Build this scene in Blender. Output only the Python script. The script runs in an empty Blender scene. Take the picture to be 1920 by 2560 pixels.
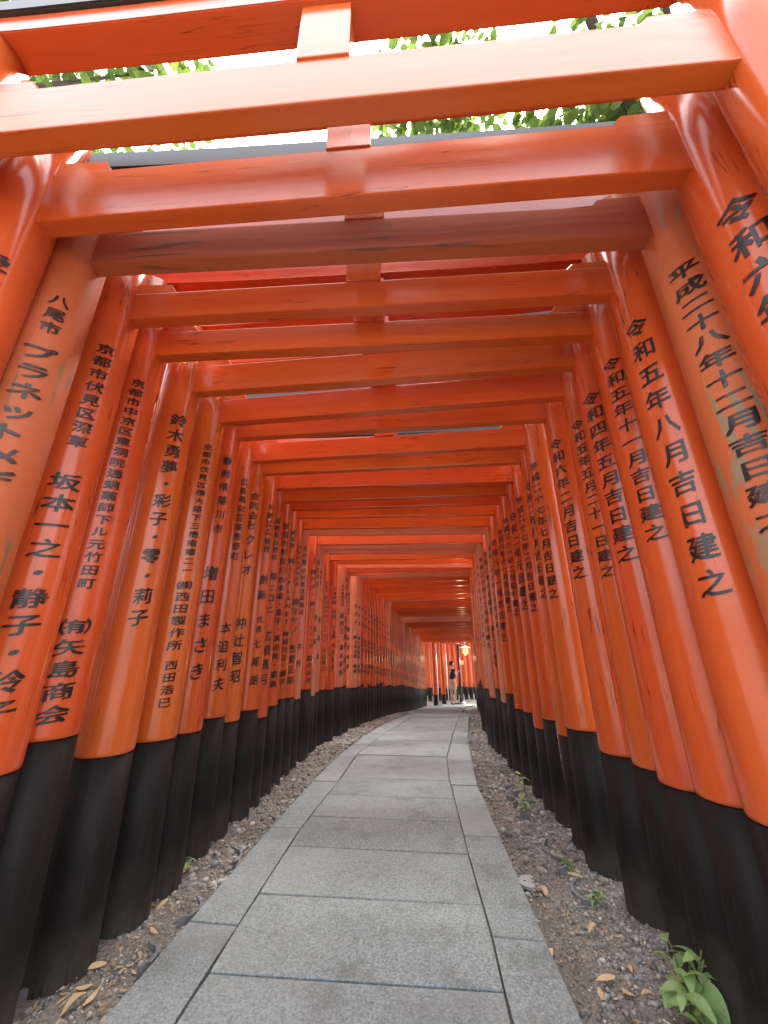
import bpy, bmesh, math, random
import numpy as np
from mathutils import Matrix, Vector, noise
random.seed(7); np.random.seed(7)
SC = bpy.context.scene
COL = SC.collection
PI = math.pi

# ------------------------------------------------------------------ camera, sky, sun, exposure
F_PX, PITCH, ROLL, CAM_H = 950.0, math.radians(20.0), math.radians(0.5), 1.10
cp, sp, cr, sr = math.cos(PITCH), math.sin(PITCH), math.cos(ROLL), math.sin(ROLL)
cam_data = bpy.data.cameras.new("camera")
cam = bpy.data.objects.new("camera", cam_data); COL.objects.link(cam)
rt = Vector((cr, sr*sp, -sr*cp)); up = Vector((sr, -cr*sp, cr*cp)); fw = Vector((0, cp, sp))
m = Matrix((rt, up, -fw)).transposed().to_4x4(); m.translation = (0, 0, CAM_H)
cam.matrix_world = m
cam_data.sensor_fit = 'HORIZONTAL'; cam_data.sensor_width = 36.0
cam_data.lens = 36.0*F_PX/1920.0
cam_data.clip_start = 0.02; cam_data.clip_end = 800
SC.camera = cam

SUN_EL, SUN_AZ = math.radians(62), math.radians(12)      # high, a little right of straight ahead
world = bpy.data.worlds.new("World"); SC.world = world; world.use_nodes = True
wn = world.node_tree.nodes; wl = world.node_tree.links
bg = wn["Background"]; sky = wn.new("ShaderNodeTexSky"); sky.sky_type = 'NISHITA'
sky.sun_disc = False; sky.sun_elevation = SUN_EL; sky.sun_rotation = SUN_AZ
sky.air_density = 1.0; sky.dust_density = 6.0; sky.ozone_density = 1.0
veil = wn.new("ShaderNodeHueSaturation"); veil.inputs["Saturation"].default_value = .30      # thin bright overcast
wl.new(sky.outputs[0], veil.inputs["Color"]); wl.new(veil.outputs[0], bg.inputs[0]); bg.inputs[1].default_value = 0.15
sd = bpy.data.lights.new("sun", 'SUN'); sd.energy = 1.5; sd.angle = math.radians(14); sd.color = (1, .96, .9)
sun = bpy.data.objects.new("sun", sd); COL.objects.link(sun)
sdir = Vector((math.sin(SUN_AZ)*math.cos(SUN_EL), math.cos(SUN_AZ)*math.cos(SUN_EL), math.sin(SUN_EL)))
sun.rotation_euler = sdir.to_track_quat('Z', 'Y').to_euler(); sun.location = sdir*60
SC.view_settings.view_transform = 'Standard'; SC.view_settings.look = 'None'
SC.view_settings.gamma = 1.0; SC.view_settings.use_curve_mapping = False
SC.view_settings.exposure = 3.1
SC.render.engine = 'CYCLES'
SC.cycles.max_bounces = 10; SC.cycles.diffuse_bounces = 7; SC.cycles.glossy_bounces = 4
SC.cycles.use_denoising = True

# ------------------------------------------------------------------ helpers
def tag(o, label=None, cat=None, group=None, kind=None):
    if label: o["label"] = label
    if cat: o["category"] = cat
    if group: o["group"] = group
    if kind: o["kind"] = kind
    return o
def link(name, me, mat=None, parent=None, loc=None, rot=None):
    o = bpy.data.objects.new(name, me); COL.objects.link(o)
    if mat is not None and me is not None and not me.materials: me.materials.append(mat)
    if parent is not None: o.parent = parent
    if loc is not None: o.location = loc
    if rot is not None: o.rotation_euler = rot
    return o
def empty(name, loc, rz=0.0):
    o = bpy.data.objects.new(name, None); COL.objects.link(o); o.empty_display_size = .2
    o.location = loc; o.rotation_euler = (0, 0, rz); return o
def mesh(name, V, Fc, smooth=False):
    me = bpy.data.meshes.new(name); me.from_pydata([tuple(v) for v in V], [], [tuple(f) for f in Fc]); me.update()
    if smooth: me.polygons.foreach_set("use_smooth", [True]*len(me.polygons))
    return me
def fast_mesh(name, V, Fc, smooth=False):
    """V (n,3) array, Fc (m,k) int array of equal sized faces"""
    V = np.asarray(V, np.float32); Fc = np.asarray(Fc, np.int32); k = Fc.shape[1]
    me = bpy.data.meshes.new(name)
    me.vertices.add(len(V)); me.vertices.foreach_set("co", V.ravel())
    me.loops.add(Fc.size); me.loops.foreach_set("vertex_index", Fc.ravel())
    me.polygons.add(len(Fc)); me.polygons.foreach_set("loop_start", np.arange(0, Fc.size, k, dtype=np.int32))
    me.polygons.foreach_set("loop_total", np.full(len(Fc), k, np.int32))
    if smooth: me.polygons.foreach_set("use_smooth", np.ones(len(Fc), bool))
    me.update(calc_edges=True); return me
def bm_mesh(name, bm, smooth=False):
    me = bpy.data.meshes.new(name); bm.to_mesh(me); bm.free()
    if smooth: me.polygons.foreach_set("use_smooth", [True]*len(me.polygons))
    return me
def box_bm(x0, x1, y0, y1, z0, z1, bev=0.0, bm=None):
    own = bm is None
    if own: bm = bmesh.new()
    vs = [bm.verts.new((x, y, z)) for z in (z0, z1) for y in (y0, y1) for x in (x0, x1)]
    fs = [bm.faces.new([vs[i] for i in f]) for f in ((0,2,3,1),(4,5,7,6),(0,1,5,4),(2,6,7,3),(0,4,6,2),(1,3,7,5))]
    if bev > 0:
        es = set(e for f in fs for e in f.edges)
        bmesh.ops.bevel(bm, geom=list(es), offset=bev, segments=2, affect='EDGES', profile=.6)
    return bm
def box(name, x0, x1, y0, y1, z0, z1, bev=0.0):
    return bm_mesh(name, box_bm(x0, x1, y0, y1, z0, z1, bev))
def lathe(name, prof, seg=28, smooth=True, jitter=0.0, seed=0):
    """prof: list of (r, z); closed by caps"""
    V = []; Fc = []
    rnd = random.Random(seed)
    ph = [rnd.uniform(0, 6.28) for _ in range(3)]
    for r, z in prof:
        for i in range(seg):
            a = 2*PI*i/seg
            rr = r*(1 + jitter*(math.sin(2*a+ph[0]+z*.7)+.6*math.sin(3*a+ph[1]-z*1.1)))
            V.append((rr*math.sin(a), -rr*math.cos(a), z))
    n = len(prof)
    for j in range(n-1):
        for i in range(seg):
            a, b = j*seg+i, j*seg+(i+1) % seg
            Fc.append((a, b, b+seg, a+seg))
    Fc.append(tuple(range(seg))[::-1]); Fc.append(tuple(range((n-1)*seg, n*seg)))
    me = mesh(name, V, Fc, smooth)
    if smooth:
        me.polygons[-1].use_smooth = False; me.polygons[-2].use_smooth = False
    return me
def tube(name, pts, rad, seg=8, smooth=True):
    pts = [Vector(p) for p in pts]; n = len(pts)
    if not hasattr(rad, '__len__'): rad = [rad]*n
    V = []; Fc = []
    for i, p in enumerate(pts):
        t = (pts[min(i+1, n-1)]-pts[max(i-1, 0)]).normalized()
        u = t.cross(Vector((0, 0, 1)) if abs(t.z) < .9 else Vector((1, 0, 0))).normalized(); w = t.cross(u)
        for k in range(seg):
            a = 2*PI*k/seg; V.append(p+(u*math.cos(a)+w*math.sin(a))*rad[i])
    for i in range(n-1):
        for k in range(seg):
            a, b = i*seg+k, i*seg+(k+1) % seg; Fc.append((a, b, b+seg, a+seg))
    Fc.append(tuple(range(seg))[::-1]); Fc.append(tuple(range((n-1)*seg, n*seg)))
    return mesh(name, V, Fc, smooth)

# ------------------------------------------------------------------ materials
def new_mat(name):
    mt = bpy.data.materials.new(name); mt.use_nodes = True
    nt = mt.node_tree; return mt, nt, nt.nodes["Principled BSDF"]
def N(nt, t, **kw):
    n = nt.nodes.new(t)
    for k, v in kw.items(): setattr(n, k, v)
    return n
def noise_n(nt, vec, scale, detail=4, rough=.55):
    n = N(nt, "ShaderNodeTexNoise"); n.inputs["Scale"].default_value = scale
    n.inputs["Detail"].default_value = detail; n.inputs["Roughness"].default_value = rough
    if vec is not None: nt.links.new(vec, n.inputs["Vector"])
    return n.outputs["Fac"]
def ramp(nt, fac, stops):
    r = N(nt, "ShaderNodeValToRGB"); nt.links.new(fac, r.inputs[0])
    e = r.color_ramp.elements
    while len(e) < len(stops): e.new(.5)
    for i, (p, c) in enumerate(stops):
        e[i].position = p; e[i].color = (c, c, c, 1) if not hasattr(c, '__len__') else (*c, 1)
    return r.outputs[0]
def mixc(nt, fac, a, b, mode='MIX'):
    mx = N(nt, "ShaderNodeMix", data_type='RGBA', blend_type=mode)
    for sock, v in ((mx.inputs[0], fac), (mx.inputs[6], a), (mx.inputs[7], b)):
        if hasattr(v, 'links') or hasattr(v, 'is_output'): nt.links.new(v, sock)
        elif hasattr(v, '__len__'): sock.default_value = (*v, 1)
        else: sock.default_value = v
    return mx.outputs[2]
def bump(nt, bs, h, strength, dist):
    b = N(nt, "ShaderNodeBump"); b.inputs["Strength"].default_value = strength; b.inputs["Distance"].default_value = dist
    nt.links.new(h, b.inputs["Height"]); nt.links.new(b.outputs[0], bs.inputs["Normal"]); return b
def coords(nt, stretch=(1, 1, 1), rnd=True):
    tc = N(nt, "ShaderNodeTexCoord"); mp = N(nt, "ShaderNodeMapping"); mp.inputs["Scale"].default_value = stretch
    nt.links.new(tc.outputs["Object"], mp.inputs["Vector"])
    if rnd:
        oi = N(nt, "ShaderNodeObjectInfo"); cx = N(nt, "ShaderNodeCombineXYZ")
        mm = N(nt, "ShaderNodeMath", operation='MULTIPLY'); mm.inputs[1].default_value = 37.0
        nt.links.new(oi.outputs["Random"], mm.inputs[0])
        for k in range(3): nt.links.new(mm.outputs[0], cx.inputs[k])
        nt.links.new(cx.outputs[0], mp.inputs["Location"])
        return mp.outputs[0], oi.outputs["Random"]
    return mp.outputs[0], None

def paint_mat(name, c_lo, c_hi, wear, wear_col, rough=(.24, .42), axis='Z', grain=.25):
    """oil paint on planed timber: brush streaks along the grain, small chips down to wood"""
    mt, nt, bs = new_mat(name)
    st = {'Z': (7, 7, .45), 'X': (.45, 7, 7)}[axis]
    v, rnd = coords(nt, st)
    streak = noise_n(nt, v, 2.2, 6, .6)
    v2, _ = coords(nt, (1, 1, 1)); blot = noise_n(nt, v2, 1.7, 3)
    col = mixc(nt, ramp(nt, streak, [(.3, 0), (.7, 1)]), c_lo, c_hi)
    hs = N(nt, "ShaderNodeHueSaturation"); nt.links.new(col, hs.inputs["Color"])
    mr = N(nt, "ShaderNodeMapRange"); mr.inputs[3].default_value = .495; mr.inputs[4].default_value = .506
    nt.links.new(rnd, mr.inputs[0]); nt.links.new(mr.outputs[0], hs.inputs["Hue"])
    mv = N(nt, "ShaderNodeMapRange"); mv.inputs[3].default_value = .90; mv.inputs[4].default_value = 1.10
    nt.links.new(blot, mv.inputs[0]); nt.links.new(mv.outputs[0], hs.inputs["Value"])
    col = hs.outputs[0]
    chipn = noise_n(nt, v, 1.1, 9, .72)
    chip = ramp(nt, chipn, [(wear, 0), (wear+.035, 1)])
    col = mixc(nt, chip, col, wear_col)
    vc, _ = coords(nt, {'Z': (16, 16, .55), 'X': (.55, 16, 16)}[axis]); ck = noise_n(nt, vc, 1.5, 3, .5)
    check = ramp(nt, ck, [(.492, 0), (.498, 1), (.502, 1), (.508, 0)])
    gate_ = ramp(nt, noise_n(nt, v2, 2.3, 2), [(.52, 0), (.60, 1)])
    cm = N(nt, "ShaderNodeMath", operation='MULTIPLY'); nt.links.new(check, cm.inputs[0]); nt.links.new(gate_, cm.inputs[1])
    col = mixc(nt, cm.outputs[0], col, tuple(x*.28 for x in c_lo))
    vg, _ = coords(nt, {'Z': (5, 5, .8), 'X': (.8, 5, 5)}[axis]); gr = ramp(nt, noise_n(nt, vg, 1.2, 7, .68), [(.55, 0), (.80, .45)])
    col = mixc(nt, gr, col, (c_lo[0]*.55, c_lo[1]*.75, c_lo[2]*1.1))
    nt.links.new(col, bs.inputs["Base Color"])
    rr = N(nt, "ShaderNodeMapRange"); rr.inputs[3].default_value = rough[0]; rr.inputs[4].default_value = rough[1]
    nt.links.new(streak, rr.inputs[0])
    rr2 = mixc(nt, chip, mixc(nt, gr, rr.outputs[0], (.6, .6, .6)), (.8, .8, .8)); nt.links.new(rr2, bs.inputs["Roughness"])
    vf, _ = coords(nt, {'Z': (60, 60, 1.6), 'X': (1.6, 60, 60)}[axis]); fine = noise_n(nt, vf, 1.4, 5)
    bump(nt, bs, fine, grain, .0015)
    bs.inputs["Specular IOR Level"].default_value = .5
    return mt
VERM = (.51, .084, .019); VERM2 = (.57, .107, .026)
FADE = (.50, .15, .075); FADE2 = (.55, .20, .105)
DEEP = (.50, .076, .015); DEEP2 = (.55, .094, .020)
WOODC = (.28, .19, .10)
P = {}
for ax in 'ZX':
    P['fresh'+ax] = paint_mat('fresh_vermilion_'+ax, VERM, VERM2, .74, (.33, .20, .11), (.11, .25), ax, .12)
    P['deep'+ax] = paint_mat('deep_vermilion_'+ax, DEEP, DEEP2, .74, (.30, .17, .09), (.14, .30), ax, .14)
    P['faded'+ax] = paint_mat('faded_vermilion_'+ax, FADE, FADE2, .69, (.36, .25, .16), (.38, .62), ax, .3)

def grain_mat(name, axis, cpaint, cpaint2, cbare, thr, rough=.6):
    """old paint worn along the figured grain of the timber"""
    mt, nt, bs = new_mat(name)
    v, rnd = coords(nt, {'Z': (1.0, 1.0, .16), 'X': (.10, .8, .8)}[axis])
    w = N(nt, "ShaderNodeTexWave", wave_type='RINGS' if axis == 'X' else 'BANDS'); w.inputs["Scale"].default_value = 9.0
    w.inputs["Distortion"].default_value = 9.0; w.inputs["Detail"].default_value = 3.0; w.inputs["Detail Scale"].default_value = 1.3
    nt.links.new(v, w.inputs["Vector"])
    v2, _ = coords(nt, (1, 1, 1)); big = noise_n(nt, v2, 2.1, 4)
    ad = N(nt, "ShaderNodeMath", operation='MULTIPLY'); nt.links.new(w.outputs["Fac"], ad.inputs[0]); nt.links.new(big, ad.inputs[1])
    bare = ramp(nt, ad.outputs[0], [(thr, 0), (thr+.10, .9)])
    col = mixc(nt, big, cpaint, cpaint2)
    col = mixc(nt, bare, col, cbare)
    nt.links.new(col, bs.inputs["Base Color"])
    bs.inputs["Roughness"].default_value = rough
    bump(nt, bs, w.outputs["Fac"], .35, .002)
    return mt
P['oldZ'] = grain_mat('weathered_pillar_paint', 'Z', (.50, .125, .035), (.50, .105, .028), (.24, .19, .11), .46)
P['oldX'] = grain_mat('weathered_beam_paint', 'X', (.40, .085, .03), (.38, .10, .04), (.12, .06, .03), .46)
P['old_browned'] = grain_mat('browned_pillar_paint', 'Z', (.46, .085, .02), (.40, .10, .03), (.16, .10, .05), .47)

P['tan'] = grain_mat('stained_lintel_paint', 'X', (.50, .24, .12), (.46, .17, .08), (.14, .10, .06), .40)
def black_mat():
    mt, nt, bs = new_mat('black_base_paint')
    v, rnd = coords(nt, (9, 9, .6)); s1 = noise_n(nt, v, 1.6, 6)
    v2, _ = coords(nt, (1, 1, 1)); s2 = noise_n(nt, v2, 5.0, 6, .65)
    col = mixc(nt, s1, (.0055, .0042, .004), (.010, .0075, .0065))
    # mud splashed on the foot of the post
    tc = N(nt, "ShaderNodeTexCoord"); sx = N(nt, "ShaderNodeSeparateXYZ"); nt.links.new(tc.outputs["Object"], sx.inputs[0])
    ad = N(nt, "ShaderNodeMath", operation='MULTIPLY_ADD'); ad.inputs[1].default_value = -2.2; nt.links.new(sx.outputs[2], ad.inputs[0]); nt.links.new(s2, ad.inputs[2])
    col = mixc(nt, ramp(nt, ad.outputs[0], [(.0, 0), (.6, .7)]), col, (.075, .065, .05))
    vk, _ = coords(nt, (18, 18, .7)); ckb = ramp(nt, noise_n(nt, vk, 1.4, 3), [(.490, 0), (.497, 1), (.503, 1), (.510, 0)])
    col = mixc(nt, ckb, col, (.018, .014, .012))
    chip = ramp(nt, noise_n(nt, v2, 30, 3, .6), [(.78, 0), (.80, .6)])
    col = mixc(nt, chip, col, (.09, .075, .06))
    nt.links.new(col, bs.inputs["Base Color"])
    rr = N(nt, "ShaderNodeMapRange"); rr.inputs[3].default_value = .5; rr.inputs[4].default_value = .75; bs.inputs['Specular IOR Level'].default_value = .25
    nt.links.new(s1, rr.inputs[0]); nt.links.new(rr.outputs[0], bs.inputs["Roughness"])
    bump(nt, bs, s2, .2, .003); return mt
P['black'] = black_mat()
def simple(name, c, rough=.5, c2=None, scale=20, bs_=0, dist=.002, metal=0):
    mt, nt, bs = new_mat(name)
    v, _ = coords(nt); n = noise_n(nt, v, scale, 5)
    col = mixc(nt, n, c, c2 if c2 else tuple(min(1, x*1.35) for x in c)); nt.links.new(col, bs.inputs["Base Color"])
    bs.inputs["Roughness"].default_value = rough; bs.inputs["Metallic"].default_value = metal
    if bs_: bump(nt, bs, n, bs_, dist)
    return mt
P['roof'] = simple('black_ridge_cap', (.013, .014, .014), .38, (.030, .033, .033), 6, .3)
def ink():
    mt, nt, bs = new_mat('black_lettering_paint')
    v, _ = coords(nt, (1, 1, .4)); w = ramp(nt, noise_n(nt, v, 26, 6, .7), [(.58, 0), (.66, .75)])
    nt.links.new(mixc(nt, w, (.007, .006, .006), (.22, .045, .015)), bs.inputs["Base Color"])
    bs.inputs["Roughness"].default_value = .34; return mt
P['ink'] = ink()
P['bare'] = simple('bare_split_wood', (.10, .06, .03), .8, (.34, .24, .14), 18, .6, .004)
P['pale'] = simple('pale_split_wood', (.30, .22, .14), .8, (.42, .33, .22), 22, .4, .003)

def granite():
    mt, nt, bs = new_mat('granite_paving')
    v, rnd = coords(nt)
    a = noise_n(nt, v, 95, 3, .7); b = noise_n(nt, v, 240, 2, .6); c = noise_n(nt, v, 2.6, 5, .6)
    vo = N(nt, "ShaderNodeTexVoronoi"); vo.inputs["Scale"].default_value = 130; nt.links.new(v, vo.inputs["Vector"])
    col = mixc(nt, ramp(nt, a, [(.34, 0), (.68, 1)]), (.112, .132, .130), (.262, .294, .288))
    col = mixc(nt, ramp(nt, b, [(.60, 0), (.70, .75)]), col, (.52, .545, .535))
    st1 = ramp(nt, noise_n(nt, v, 5.5, 8, .7), [(.50, 0), (.66, .5)])
    col = mixc(nt, st1, col, (.085, .085, .078))
    wcol = ramp(nt, noise_n(nt, v, 1.1, 3, .5), [(.45, 0), (.75, .35)]); col = mixc(nt, wcol, col, (.36, .37, .35))
    col = mixc(nt, ramp(nt, vo.outputs["Distance"], [(.08, .55), (.16, 0)]), col, (.075, .08, .08))
    hs = N(nt, "ShaderNodeHueSaturation"); nt.links.new(col, hs.inputs["Color"])
    mv = N(nt, "ShaderNodeMath", operation='MULTIPLY_ADD'); mv.inputs[1].default_value = .14; mv.inputs[2].default_value = .86; nt.links.new(rnd, mv.inputs[0])
    mu = N(nt, "ShaderNodeMath", operation='MULTIPLY_ADD'); mu.inputs[1].default_value = .30; nt.links.new(c, mu.inputs[0]); 
    sb = N(nt, "ShaderNodeMath", operation='SUBTRACT'); sb.inputs[1].default_value = .08; nt.links.new(mv.outputs[0], sb.inputs[0]); nt.links.new(sb.outputs[0], mu.inputs[2])
    nt.links.new(mu.outputs[0], hs.inputs["Value"])
    nt.links.new(hs.outputs[0], bs.inputs["Base Color"])
    bs.inputs["Roughness"].default_value = .82; bs.inputs["Specular IOR Level"].default_value = .3
    bump(nt, bs, a, .5, .004); return mt
P['granite'] = granite()
def dirt():
    mt, nt, bs = new_mat('trodden_dirt')
    v, _ = coords(nt, rnd=False)
    a = noise_n(nt, v, 4, 6, .6); b = noise_n(nt, v, 60, 5, .7); c = noise_n(nt, v, 180, 3, .7)
    col = mixc(nt, ramp(nt, a, [(.3, 0), (.7, 1)]), (.15, .132, .108), (.30, .27, .225))
    col = mixc(nt, ramp(nt, b, [(.35, .8), (.6, 0)]), col, (.07, .055, .045))
    col = mixc(nt, ramp(nt, c, [(.60, 0), (.70, .7)]), col, (.38, .34, .29))
    nt.links.new(col, bs.inputs["Base Color"]); bs.inputs["Roughness"].default_value = .92
    bump(nt, bs, b, .9, .012); return mt
P['dirt'] = dirt()
P['joint'] = simple('joint_grit', (.09, .083, .07), .95, (.18, .16, .13), 60, .6)
def rnd_mat(name, stops, rough=.7):
    mt, nt, bs = new_mat(name)
    g = N(nt, "ShaderNodeNewGeometry")
    nt.links.new(ramp(nt, g.outputs["Random Per Island"], stops), bs.inputs["Base Color"])
    bs.inputs["Roughness"].default_value = rough; return mt
P['gravel'] = rnd_mat('loose_gravel', [(0, (.11, .11, .10)), (.35, (.19, .188, .172)), (.6, (.30, .295, .27)), (.8, (.24, .205, .16)), (1, (.48, .46, .42))])
P['litter'] = rnd_mat('dry_leaf_litter', [(0, (.16, .10, .055)), (.4, (.30, .20, .11)), (.75, (.42, .32, .19)), (1, (.22, .13, .08))], .75)
P['tile'] = simple('old_roof_tile', (.075, .078, .082), .6, (.20, .20, .195), 22, .4)
def leafm(name, c, c2, trans=.35):
    mt, nt, bs = new_mat(name)
    g = N(nt, "ShaderNodeNewGeometry")
    col = mixc(nt, g.outputs["Random Per Island"], c, c2); nt.links.new(col, bs.inputs["Base Color"])
    bs.inputs["Roughness"].default_value = .45
    tr = N(nt, "ShaderNodeBsdfTranslucent"); ms = N(nt, "ShaderNodeMixShader"); ms.inputs[0].default_value = trans
    hs = N(nt, "ShaderNodeHueSaturation"); hs.inputs["Saturation"].default_value = 1.1; hs.inputs["Value"].default_value = 1.6; hs.inputs["Hue"].default_value = .49
    nt.links.new(col, hs.inputs["Color"]); nt.links.new(hs.outputs[0], tr.inputs[0])
    nt.links.new(bs.outputs[0], ms.inputs[1]); nt.links.new(tr.outputs[0], ms.inputs[2])
    nt.links.new(ms.outputs[0], nt.nodes["Material Output"].inputs[0]); return mt
P['leaf'] = leafm('tree_leaves', (.045, .085, .018), (.10, .15, .035), .45)
P['herb'] = leafm('herb_leaves', (.20, .33, .11), (.30, .44, .18), .35)
P['bark'] = simple('bark', (.06, .045, .035), .9, (.13, .10, .08), 14, .9, .02)
P['stem'] = simple('green_stem', (.09, .12, .04), .6)

# ------------------------------------------------------------------ measured geometry of the place
def ray(px, py):
    x = (px-960)/F_PX; y = -(py-1280)/F_PX
    return rt*x+up*y+fw
ZG = [(-3, 0), (3.5, 0), (4.9, -.02), (6.1, -.06), (7.6, -.15), (8.6, -.23), (10.6, -.40), (11.8, -.52), (13.2, -.68), (15.5, -.93), (17.9, -1.15), (19.5, -1.28), (30, -1.32)]
_zy = np.array([a for a, b in ZG]); _zz = np.array([b for a, b in ZG])
def zg(y): return float(np.interp(y, _zy, _zz))
def on_ground(px, py, lift=0.03):
    d = ray(px, py); t = .1
    for i in range(4000):
        p = Vector((0, 0, CAM_H))+d*t
        if p.z <= zg(p.y)+lift: return p
        t += .006
    return p
S9 = 1920/1659.0
f1 = lambda x, y: (x*S9, y*S9)
z4 = lambda x, y: (480+x*.5546, 880+y*.5546)
z3 = lambda x, y: (860+x*.2411, 1300+y*.2411)
z2 = lambda x, y: (560+x*.2532, 1200+y*.2532)
# lower back corners of each tie beam where it meets the two pillars, nearest gate first
BEAMS = [(f1(-80, 352), f1(1583, 195)), (f1(92, 517), f1(1488, 408)), (f1(207, 600), f1(1405, 540)), (f1(284, 712), f1(1324, 656)), (f1(336, 778), f1(1288, 733)),
 (f1(425, 868), f1(1239, 812)), (z4(127, 342), f1(1222, 868)), (z4(204, 407), z4(1600, 322)), (z4(270, 508), z4(1512, 437)),
 (z4(316, 562), z4(1490, 510)), (z4(378, 627), z4(1452, 595)), (z4(408, 685), z4(1425, 650)), (z4(442, 720), z4(1395, 690)),
 (z4(470, 755), z4(1370, 740)), (z2(775, 495), z3(1515, 77)), (z2(825, 557), z3(1480, 150)), (z2(915, 650), z3(1440, 245)),
 (z2(945, 697), z3(1392, 295)), (z2(975, 738), z3(1365, 345)), (z2(1035, 800), z3(1345, 405)), (z2(1110, 835), z3(1345, 455)),
 (z2(1185, 877), z3(1340, 495)), (z2(1215, 920), z3(1320, 535)), (z2(1240, 950), z3(1312, 580))]
W_IN = 2.2
GATES = []          # dicts: x, y, heading (0 = straight on, + to the right), z of tie beam underside
for L, R in BEAMS:
    l, r = ray(*L), ray(*R); k = l.z/r.z
    d = Vector((k*r.x-l.x, k*r.y-l.y)); a = W_IN/d.length
    pa = Vector((a*l.x, a*l.y)); pb = Vector((a*k*r.x, a*k*r.y)); zz = a*l.z+CAM_H
    h = math.atan2(-(pb-pa).y, (pb-pa).x)
    nrm = Vector((math.sin(h), math.cos(h)))
    c = (pa+pb)/2-nrm*.03
    GATES.append(dict(x=c.x, y=c.y, h=h, zb=zz))
MEASURED = len(GATES)
GATES[4]['y'] += .025; GATES[5]['y'] -= .03
# the tunnel carries on, bending to the right and dropping, up to the lit opening
rg = random.Random(3)
x0_, y0_ = GATES[-1]['x'], GATES[-1]['y']
FARY = [7.28, 7.5, 7.74, 8.0, 8.25, -8.48, 8.7, 9.0, -9.3, 9.65, -9.95, -10.25, 10.6, -10.85, 11.1, 11.4, 11.65, 11.95, -12.3, 12.7, -12.95, 13.25, -13.5, 13.8, -14.2, -14.6, -15.0, 15.45, -15.85, -16.25, -16.65, -17.05, 17.45, 17.9, 18.35]
for yy in FARY:                    # negative: a taller gate, its beam hidden by the one in front
    y = abs(yy); t = min(1, (y-y0_)/2.0); h = .03+(.205-.03)*t
    x = x0_+.207*(y-y0_)
    GATES.append(dict(x=x, y=y, h=h+rg.uniform(-.012, .012), zb=zg(y)+(2.59 if yy > 0 else 2.69)+rg.uniform(-.03, .03)))
END = dict(GATES[-1])
_cy = np.array([-4]+[g['y'] for g in GATES]+[24]); _cx = np.array([-.11]+[g['x'] for g in GATES]+[GATES[-1]['x']+.21*(24-GATES[-1]['y'])])
_k = np.convolve(np.pad(_cx, 3, mode='edge'), np.ones(7)/7, mode='valid')
def cx(y): return float(np.interp(y, _cy, _k))
def heading(y): return math.atan2(cx(y+.4)-cx(y-.4), .8)

# ------------------------------------------------------------------ ground sheet
def ground_h(x, y):
    d = abs(x-cx(y)) if y < 20 else 0
    z = zg(y)
    n = noise.noise(Vector((x*2.2, y*2.2, 0)))*.020+noise.noise(Vector((x*9, y*9, 3)))*.010+noise.noise(Vector((x*28, y*28, 7)))*.006
    far = max(0, abs(x-cx(min(y, 20)))-2.2)
    n += .12*min(1, far)*noise.noise(Vector((x*.25, y*.25, 9)))*min(4, far)
    if d < .80 and -3 < y < 20: n = n*.3-.075*min(1, (.80-d)/.12)
    return z+n
def axis_pts(lo, hi, step, outer):
    c = list(np.arange(lo, hi+1e-6, step)); a = []; s = step; v = lo
    while v > -outer: s *= 1.35; v -= s; a.append(v)
    b = []; s = step; v = hi
    while v < outer: s *= 1.35; v += s; b.append(v)
    return np.array(a[::-1]+c+b)
gx = axis_pts(-1.7, 2.2, .045, 260); gy = np.concatenate([axis_pts(.6, 7, .045, 260)[:-1]])
gy = np.array(sorted([v for v in gy if v < 7.0] + list(np.arange(7, 21, .12)) + [21.5, 22.5, 24, 27, 32, 40, 55, 80, 130, 200, 280]))
V = [(x, y, ground_h(x, y)) for y in gy for x in gx]; nx = len(gx)
Fq = [(j*nx+i, j*nx+i+1, (j+1)*nx+i+1, (j+1)*nx+i) for j in range(len(gy)-1) for i in range(nx-1)]
ground = link('ground', fast_mesh('ground', V, Fq, True), P['dirt']); tag(ground, kind='structure')

# ------------------------------------------------------------------ stone path: individual slabs
path_pts = [];
for yy in np.arange(-1.5, 18.4, .25):
    path_pts.append((cx(yy), yy))
def seam(px_list):
    pts = [on_ground(*p) for p in px_list]
    return np.array([p.y for p in pts]), np.array([p.x for p in pts])
E_LO = seam([(247, 2560), (678, 2069), (783, 1951), (859, 1879), (944, 1820), (1020, 1786)])
E_LI = seam([(440, 2560), (751, 2074), (851, 1947), (893, 1886), (952, 1841), (1020, 1799)])
E_RI = seam([(1279, 2560), (1229, 2345), (1169, 2130), (1123, 1947), (1117, 1896), (1132, 1837), (1153, 1782)])
E_RO = seam([(1458, 2560), (1192, 1960), (1170, 1850), (1171, 1812), (1174, 1786)])
def edge(E, y, off):
    y1 = E[0][-1]
    if y <= y1:
        if y < E[0][0]:
            k = (E[1][1]-E[1][0])/(E[0][1]-E[0][0]); return E[1][0]+.6*k*(y-E[0][0])
        return float(np.interp(y, E[0], E[1]))
    base = float(np.interp(y1, E[0], E[1])); t = min(1, (y-y1)/1.2); t = t*t*(3-2*t)
    return (1-t)*(base+(cx(y)-cx(y1)))+t*(cx(y)+off/math.cos(heading(y)))
print('seams', [list(np.round(e, 2)) for e in (E_LO, E_LI, E_RI, E_RO)], [round(cx(v), 2) for v in (2, 4, 6, 8, 10, 12)])
OFFS = {'LO': -.74, 'LI': -.50, 'RI': .36, 'RO': .60}
def EX(k, y): return edge({'LO': E_LO, 'LI': E_LI, 'RI': E_RI, 'RO': E_RO}[k], y, OFFS[k])
def jy(*p): return sum(on_ground(*q).y for q in p)/len(p), on_ground(*p[-1]).y-on_ground(*p[0]).y
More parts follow.
